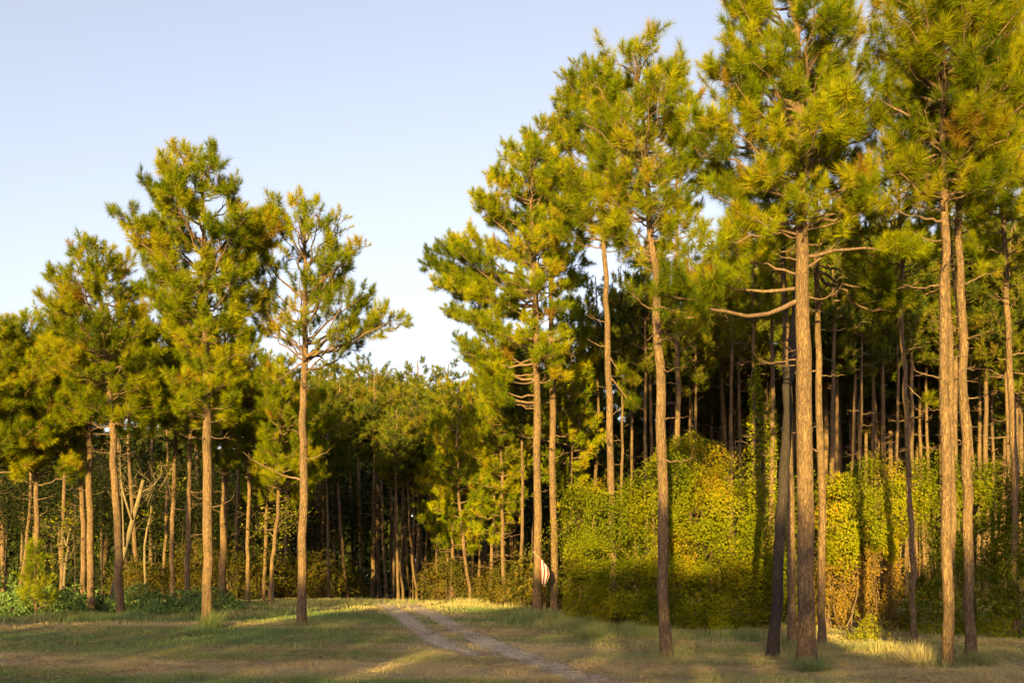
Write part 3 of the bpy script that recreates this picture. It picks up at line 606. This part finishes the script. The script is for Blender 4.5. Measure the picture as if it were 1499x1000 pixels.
# climbing vines on two trunks of the wood
for (px, Y, top, bot, wpx, lab) in ((1108,36,520,900,13,'leafy vine column climbing a pine trunk, left of a twin column'), (1131,37,560,900,9,'narrower leafy vine column climbing a pine trunk beside the leaning pine')):
    pine('ivy-clad pine trunk ' + ('nearest the vine mound' if px == 1108 else 'nearest the leaning pine'), [(px,905),(px - 1,760),(px - 2,600),(px - 3,460),(px - 4,320)], 10, [(310,10,10),(350,40,40),(420,45,45),(480,30,30)], Y=Y, seed=px, nl=20)
    n = 2600; rngv = np.random.RandomState(px); z0 = WP(0, bot, Y)[2]; z1 = WP(0, top, Y)[2]; z = z0 + (z1 - z0) * rngv.rand(n); a = rngv.rand(n) * 6.28
    rr = wpx / F * Y * (.5 + 1.1 * fbm(z * 1.3, a * .8 + 9, 3)) * rngv.uniform(.5, 1, n) * np.clip((z1 - z) / 1.5, .3, 1)
    Pv = np.stack([np.cos(a) * rr, np.sin(a) * rr, z - z0], -1); b0 = np.array([at_px(px - 1, Y), Y, z0])
    r_ = thing('climbing_vine', b0, lab, 'vine'); add_mesh('foliage', leaves(Pv, np.stack([np.cos(a), np.sin(a), a * 0 + .2], -1), .11, rngv), np.arange(n * 4).reshape(-1, 4), LEAF, r_, tint=rngv.uniform(.1, .8, n))
    tb = Tubes(); zz = np.linspace(0, z1 - z0, 14); tb.add(np.stack([.17 * np.cos(zz * 1.1), .17 * np.sin(zz * 1.1), zz], -1), np.full(14, .018), 5); tb.build('stem', TWIG, r_)
# left shrub row
LS = 'shrubs along the foot of the left wood'
for i, (px, py, rx, ry, Y, lab) in enumerate(((15,885,45,34,38,'dark shrub at the left edge of the shrub row'), (85,895,38,22,38,'low dark shrub between the young pine and the thick trunk pair'),
        (122,880,32,20,42,'shrub hiding the feet of the thick trunk pair'), (205,885,36,26,40,'shrub with a few sunlit leaves just right of the crooked pine'), (255,892,36,25,38,'shrub left of the tallest left pine'),
        (330,893,34,25,39,'last shrub of the left row, right of the tallest pine'), (45,870,30,22,42,'shrub behind the bright young pine'), (290,882,28,20,41,'shrub directly behind the tallest left pine'))):
    leafy('shrub', lab, 'shrub', [lobe(px, py, rx, ry, Y), lobe(px - rx * .5, py + 6, rx * .6, ry * .7, Y - .4), lobe(px + rx * .5, py + 5, rx * .6, ry * .75, Y - .3)], vb(px, Y), .12, 230, SHRUBL, 90 + i, (0, .9), LS, shoots=26, stems=14)
# brush at the forest edge in the middle
MS = 'sunlit brush at the edge of the wood'
mid = leafy('brush', 'low sunlit brush along the wood edge beyond the track', 'brush', [((0, 0, .8), (1.5, 1.2, 1.1)), ((-1.0, .2, .7), (.9, .9, .8)), ((1.1, -.1, .8), (1, .9, 1.0)), ((.2, .3, 2.0), (.8, .8, .9))], (0, 0, 0), .12, 150, BRUSHL, 120, (.1, 1), MS, shoots=60, stems=34)
first = True
for (px, Y, s) in ((455,64,.9),(478,62,1.1),(502,66,.8),(650,62,.8),(668,60,1.0),(700,64,.7),(720,60,.7),(752,52,.9),(768,47,.9),(425,62,1.0),(400,60,.8),(690,66,1.1),(830,46,1.3),(660,70,1.2),(740,62,1.2),(235,56,.8),(190,54,.8),(345,56,.9),(275,58,1.1),(310,62,1.3),(375,60,1.1)):
    if first: r = mid; first = False
    else:
        r = mid.copy(); C.objects.link(r)
        for ch in list(mid.children): c = ch.copy(); C.objects.link(c); c.parent = r
    x = at_px(px, Y); r.location = (x, Y, float(gz(x, Y)) - .05); r.rotation_euler = (0, 0, rng.rand() * 6.28); r.scale = (s, s, s * rng.uniform(.8, 1.3))
name_by_place([o for o in C.objects if o.get('group') == MS], 'sunlit brush')
# young pine, saplings, forked bare tree
def young_pine(label, px, py, top, wpx, seed, Y):
    Y = Y; rng = np.random.RandomState(seed); b0 = np.array([at_px(px, Y), Y, 0]); b0[2] = gz(b0[0], Y); H = (py - top) / F * Y; Rw = wpx / F * Y
    root = thing('young_pine', b0, label, 'young pine'); T = Tubes(); z = np.linspace(-.05, H, 8); T.add(np.stack([rng.randn(8) * .02, rng.randn(8) * .02, z], -1), np.linspace(.035, .01, 8), 6); T.build('trunk', BARK, root)
    limbs = []
    for i in range(20):
        f = (i + .5) / 20; a = i * 2.4; rr = Rw * (1.05 - f) * rng.uniform(.7, 1.1); zb = H * (.12 + .8 * f); limbs.append((np.array([0, 0, zb]), np.array([math.cos(a) * rr, math.sin(a) * rr, zb + .35 * rr + .1]), 1.))
    tb = Tubes(); pos, dr, sc, tn = grow(rng, tb, limbs, 1.6, 0, .006, .2, .9); tb.build('branches', TWIG, root)
    V, TI = needles(rng, pos, dr, sc, np.clip(tn - .1, 0, .6), 30, .0085); add_mesh('crown', V, np.arange(len(V)).reshape(-1, 3), NEEDLE, root, tint=TI)
young_pine('bright green young pine in front of the leftmost pine trunk', 52, 893, 785, 21, 131, 36.5)
def bare_tree(label, Y, paths, mat_, seed, leafn=0, name='bare_tree', cat='bare tree', lsz=.12, lmat=None, spread=(.28, .28, .12)):
    rng = np.random.RandomState(seed); px0, py0 = paths[0][0][0]; b0 = np.array([at_px(px0, Y), Y, 0]); b0[2] = gz(b0[0], Y); root = thing(name, b0, label, cat)
    tb = Tubes(); A = []; B = []; E = []
    for (pts, w0, w1) in paths:
        P = np.array([WP(a, b, Y) for a, b in pts]); P[1:, 1] += np.cumsum(rng.randn(len(P) - 1) * .25)
        if pts is paths[0][0]: P[0][2] = b0[2] - .05
        P = spline(P - b0, 10); (tb if pts is not paths[0][0] else tb).add(P, np.linspace(w0, w1, 10) / 2 / F * Y, 7, rng, .1)
        for k in range(14):
            q = P[rng.randint(3, 10)]; d = nrm(rng.randn(3) + [0, 0, .5]); l = rng.uniform(.3, 1.3); m_ = q + d * l * .5; e = q + d * l + rng.randn(3) * .15; A += [q, m_]; B += [m_, e]; E.append(e)
            for j in range(3): e2 = m_ + nrm(rng.randn(3) + d) * l * .5; A.append(m_); B.append(e2); E.append(e2)
    tb.twigs(A, B, .012, .006); tb.build('trunk', mat_, root)
    if leafn:
        E = np.array(E); P = E[rng.randint(0, len(E), leafn)] + rng.randn(leafn, 3) * np.array(spread)
        add_mesh('foliage', leaves(P, np.tile([0, 0, 1.], (leafn, 1)), lsz, rng), np.arange(leafn * 4).reshape(-1, 4), lmat or LEAF, root, tint=rng.uniform(.1, .9, leafn))
bare_tree('pale leaning forked bare tree showing behind the crooked pine', 42.5, [([(160,888),(172,840),(181,800),(192,760),(203,728),(211,704)], 10, 5), ([(192,760),(188,735),(182,715),(178,690)], 4, 1.5), ([(181,800),(181,740),(178,690),(176,650)], 3, 1.2), ([(205,722),(222,712),(238,700)], 2.5, 1)], PALEB, 141)
bare_tree('small sunlit broadleaf sapling left of the thick trunk pair', 43, [([(91,880),(95,830),(97,800)], 4.5, 3.5), ([(97,800),(90,780),(84,765)], 2.5, 1), ([(97,800),(102,778),(110,760)], 2.5, 1)], PALEB, 142, 900, 'sapling', 'sapling')
bare_tree('twiggy broadleaf tree behind the forked bare tree', 46, [([(215,885),(214,800),(222,730),(215,650)], 4, 2), ([(220,740),(245,700),(262,670)], 2.5, 1), ([(218,700),(200,670),(185,655)], 2.5, 1)], PALEB, 143, 1300, 'broadleaf_tree', 'tree')
bare_tree('leafy broadleaf tree behind the open-crowned pine', 50, [([(400,885),(402,820),(405,770)], 4, 2.5), ([(405,775),(420,760),(436,752)], 2, 1), ([(404,790),(385,770),(372,760)], 2, 1)], PALEB, 144, 1800, 'broadleaf_tree', 'tree')
bare_tree('thin bare stems leaning in the brush at the end of the track', 62, [([(640,888),(636,870),(628,850)], 2.5, 1.2), ([(487,886),(484,860),(478,838)], 3, 2)], PALEB, 145)

MG, ML = 'small broadleaf trees under the pines', 'small dark broadleaf tree in the shade under the pines of the left wood'
bare_tree('small dark broadleaf tree in the shade under the pines of the left wood', 56, [([(0,885),(2,830),(-4,760),(0,700)], 3.5, 1.2), ([(1,800),(20,760),(34,735)], 2, .8), ([(0,790),(-22,755),(-34,730)], 2, .8), ([(-3,760),(14,720),(20,690)], 1.6, .6)], BARK_SHADE, 150, 5200, 'broadleaf_tree', 'tree', .13, FARL, [1.1, 1.1, .7])
mt_ = [o for o in C.objects if o.get('label') == ML][0]; mt_['group'] = MG; x0 = mt_.location.x
first = True
for (px, Y, s) in ((10,62,1.2),(70,66,1.3),(110,60,1.0),(150,66,1.2),(195,64,1.2),(228,68,1.2),(265,64,1.0),(290,66,1.2),(345,66,1.1),(372,70,1.2),(408,68,1.1),(455,70,1.1),(485,72,1.2),(520,76,1.1),(35,68,1.4),(175,72,1.4),(320,74,1.4),(-20,60,1.2),(122,76,1.5),(250,78,1.5),(425,78,1.4),(380,80,1.4),(75,80,1.5),(665,76,1.2),(720,72,1.2),(770,70,1.1),(840,64,1.2)):
    if first: r = mt_; first = False
    else:
        r = mt_.copy(); C.objects.link(r)
        for ch in list(mt_.children): c = ch.copy(); C.objects.link(c); c.parent = r
    x = at_px(px, Y); r.location = (x, Y, float(gz(x, Y)) - .05); r.rotation_euler = (0, 0, rng.rand() * 6.28); r.scale = (s, s, s * rng.uniform(.8, 1.2))

name_by_place([o for o in C.objects if o.get('group') == MG], 'small broadleaf tree')
name_by_place([o for o in C.objects if o.get('group') == G3], 'deep wood pine')
# tall grass at the wood edge and single clumps
rng = np.random.RandomState(9)
def edge_pts(pts, n, sp):
    P = px_path(pts); d = np.r_[0, np.cumsum(np.linalg.norm(np.diff(P, axis=0), axis=1))]; s = rng.rand(n) * d[-1]
    return np.interp(s, d, P[:, 0]) + rng.randn(n) * sp, np.interp(s, d, P[:, 1]) + np.abs(rng.randn(n)) * sp
PP = []; TT = []
for (pts, n, sp, h0, tn) in (([(0,915),(120,912),(230,908),(300,906),(360,900)], 16000, .8, .34, (0, .55)), ([(740,897),(790,915),(860,925),(960,935),(1100,942)], 24000, .6, .34, (0, .6)),
                            ([(1190,958),(1320,955),(1499,962)], 9000, .6, .26, (.1, .8)), ([(380,890),(480,887),(560,884)], 6000, .9, .3, (.1, .7)), ([(620,884),(700,884),(760,893)], 8000, .8, .3, (.2, .8))):
    X, Y = edge_pts(pts, n, sp); k = rng.rand(n) < np.clip((fbm(X * 1.5, Y * 1.5, 3) - .3) * 4, .05, 1); X, Y = X[k], Y[k]; h = h0 * rng.uniform(.3, 1.1, len(X)) * (.4 + 1.2 * fbm(X + 9, Y + 4, 2))
    PP.append(blades(X, Y, h, .012, rng, .8)); TT.append(np.clip(fbm(X * .8, Y * .8 + 70, 2) * (tn[1] - tn[0]) * 1.3 + tn[0] + .2 * (rng.rand(len(X)) - .5), 0, 1))
for o in list(C.objects):
    if o.get('category') == 'pine tree' and o.location.y < 48 and 'group' not in o:
        n = 260; a = rng.rand(n) * 6.28; r_ = .2 + np.abs(rng.randn(n)) * .22; X = o.location.x + np.cos(a) * r_; Y = o.location.y + np.sin(a) * r_; h = rng.uniform(.06, .26, n) * rng.uniform(.5, 1.2)
        PP.append(blades(X, Y, h, .008, rng, .8)); TT.append(np.clip(rng.uniform(0, .9) + .5 * (rng.rand(n) - .5), 0, 1))
P = np.concatenate(PP); tag(add_mesh('tall_grass', P.reshape(-1, 3), np.arange(len(P) * 3).reshape(-1, 3), GRASS, tint=np.concatenate(TT)), 'taller unmown grass and weeds along the foot of the trees', 'grass', None, 'stuff')
for (px, py, r, h, tn, lab) in ((300,930,.45,.35,.1,'green weed clump at the foot of the tallest left pine'), (309,921,.28,.75,.12,'upright green weed at the right foot of the tallest left pine'), (1345,972,.5,.6,.75,'tall straw-coloured grass clump left of the golden-footed pine'),
                               (1185,982,.5,.35,.2,'green grass clump at the foot of the thickest front pine'), (1425,975,.45,.45,.4,'grass clump between the two large right-hand pines'), (860,935,.5,.45,.3,'green weed clump below the left end of the vine mound')):
    Y = ground_px(px, py); x = at_px(px, Y); n = 700; q = rng.randn(n, 2) * r * .45; h_ = h * rng.uniform(.3, 1.1, n) * np.exp(-(q ** 2).sum(1) / r ** 2)
    Pb = blades(q[:, 0], q[:, 1], h_, .007, rng, 1.0, z=np.zeros(n)); Pb[:, 2, :2] += q * .5
    o = add_mesh('grass_clump', Pb.reshape(-1, 3), np.arange(n * 3).reshape(-1, 3), GRASS, tint=np.clip(tn + .3 * (rng.rand(n) - .5), 0, 1)); o.location = (x, Y, float(gz(x, Y))); tag(o, lab, 'grass clump')

# ------------------------------------------------------------------ flag on the trunk
Yf = ground_px(786, 898); s = Yf / F; r_tr = 7 * s
WHT = simple('flag_white', (.55, .52, .50)); RED = simple('flag_red', (.38, .012, .012)); BLU = simple('flag_blue', (.03, .04, .15)); POLE = simple('pole_grey', (.32, .30, .26), .4)
b0 = WP(796, 824, Yf - .35); fl = thing('flag', b0, 'small red and white striped flag hanging from a short pole on a pine trunk', 'flag')
tb = Tubes(); pa = WP(781, 809, Yf - .50) - b0; pb = WP(802, 831, Yf - .18) - b0; tb.add([pa, (pa + pb) / 2, pb], [.011] * 3, 8); tb.build('pole', POLE, fl)
tb = Tubes(); tb.add([pa + [-.03, 0, .03], pa, pa + [.012, 0, -.012]], [.006, .028, .012], 8); tb.build('finial', POLE, fl)
# the cloth hangs from the lower part of the pole: u along the hoist (pole), v down
nu, nv = 40, 30; Vf = np.zeros((nv + 1, nu + 1, 3))
hp0 = pa + (pb - pa) * .38; hp1 = pb
for a_ in range(nv + 1):
    for b_ in range(nu + 1):
        u = b_ / nu; v = a_ / nv; top = hp0 + (hp1 - hp0) * u
        gather = 1 - .35 * v; fold = math.sin(u * 14 + 1.5 * v) * .045 * (.3 + v)
        cx = hp0[0] + (hp1[0] - hp0[0]) * (.5 + (u - .5) * gather) + .10 * (1 - abs(2 * v - .9)) * u + (.04 - .10 * v) * (1 - u) + .09 * v * (1 - u)
        Vf[a_, b_] = [cx, top[1] + fold + .02 * v, top[2] - v * (1.02 - .30 * u + .12 * math.sin(u * 3))]
ix = (np.arange(nv)[:, None] * (nu + 1) + np.arange(nu)[None]).reshape(-1); Ff = np.stack([ix, ix + 1, ix + nu + 2, ix + nu + 1], -1)
uu = np.tile((np.arange(nu) + .5) / nu, nv); vv = np.repeat((np.arange(nv) + .5) / nv, nu)
mi = np.floor(uu * 5 + .3).astype(int) % 2
cl = add_mesh('cloth', Vf.reshape(-1, 3), Ff, [RED, WHT, BLU], fl, midx=mi, smoothf=True)
md = cl.modifiers.new('thick', 'SOLIDIFY'); md.thickness = .004

# ------------------------------------------------------------------ unseen leaf wall added behind the viewer; its top shapes the clearing's shade
hx = np.array([-90, -60, -45, -31.2, -30.8, -29.7, -29.3, -27, -24.3, -23.8, -22.5, -22.0, -20.5, -17, -15.6, -14.6, -10, -6, -4.6, -3.9, -2.4, -1.9, -.8, 1, 2.2, 10, 40, 70]); hz = np.array([13, 12, 10.2, 10.2, 14.6, 14.6, 12.6, 13.0, 13.4, 9.6, 9.6, 11.8, 11.0, 10.9, 11.0, 12.3, 11.6, 11.4, 10.8, 8.0, 7.6, 9.6, 11, 12.4, 14.6, 15.5, 17, 17])
n = 90000; X = rng.uniform(-90, 70, n); top = np.interp(X, hx, hz) + .7 * (fbm(X * .55 + 100, X * 0 + 3, 3) - .5) ; q = rng.rand(n) ** .8
P = np.stack([X, -45 + rng.uniform(-1.6, 1.6, n) * (1.1 - q), q * top], -1); P[:, 2] += gz(P[:, 0], P[:, 1])
V = leaves(P, rng.randn(n, 3), .5, rng, .8)
tag(add_mesh('shade_treeline', V, np.arange(n * 4).reshape(-1, 4), SHRUBL, tint=rng.rand(n)), 'unseen line of trees added behind the viewer, top shaped to shade the clearing', 'trees', None, 'stuff')

# the deep wood beyond the trees one can tell apart
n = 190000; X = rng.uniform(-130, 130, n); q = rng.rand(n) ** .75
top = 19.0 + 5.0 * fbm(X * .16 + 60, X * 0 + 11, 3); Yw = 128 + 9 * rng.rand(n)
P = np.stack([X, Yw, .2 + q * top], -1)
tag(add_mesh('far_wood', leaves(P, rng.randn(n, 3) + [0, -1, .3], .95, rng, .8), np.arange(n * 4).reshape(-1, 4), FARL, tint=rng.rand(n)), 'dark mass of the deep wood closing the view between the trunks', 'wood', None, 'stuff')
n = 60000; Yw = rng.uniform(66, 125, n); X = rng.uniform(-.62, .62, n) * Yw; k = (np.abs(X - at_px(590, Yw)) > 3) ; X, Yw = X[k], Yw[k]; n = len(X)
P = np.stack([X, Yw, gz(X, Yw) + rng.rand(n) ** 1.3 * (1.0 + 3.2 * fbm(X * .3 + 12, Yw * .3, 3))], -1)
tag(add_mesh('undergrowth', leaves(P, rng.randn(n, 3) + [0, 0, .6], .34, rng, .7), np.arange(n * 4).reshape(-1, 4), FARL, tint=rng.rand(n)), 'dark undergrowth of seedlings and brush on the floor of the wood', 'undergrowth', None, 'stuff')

n = 26000; rng = np.random.RandomState(77); Y = rng.uniform(16, 34, n); X = rng.uniform(-.55, .55, n) * Y; k = fbm(X * .5 + 5, Y * .5, 3) + .15 * smooth(0, 6, X) > .50; X, Y = X[k], Y[k]; n = len(X)
a = rng.rand(n) * 6.28; l = rng.uniform(.05, .13, n); wv = .005; Z = gz(X, Y) + rng.uniform(.02, .055, n)
l[:260] *= 2.6; wv = np.where(np.arange(n) < 260, .011, .005); dx, dy = np.cos(a) * l, np.sin(a) * l; ex, ey = -np.sin(a) * wv, np.cos(a) * wv; t_ = rng.uniform(-.03, .03, n)
V = np.stack([np.stack([X - dx - ex, Y - dy - ey, Z - t_], -1), np.stack([X + dx - ex, Y + dy - ey, Z + t_], -1), np.stack([X + dx + ex, Y + dy + ey, Z + t_ + .004], -1), np.stack([X - dx + ex, Y - dy + ey, Z - t_ + .004], -1)], 1)
STRAW = leaf_mat('pine_straw', [(0, (.14, .08, .04)), (1, (.40, .28, .15))], trans=.1)
tag(add_mesh('pine_straw', V.reshape(-1, 3), np.arange(n * 4).reshape(-1, 4), STRAW, tint=rng.rand(n)), 'fallen brown pine needles scattered over the grass', 'pine straw', None, 'stuff')
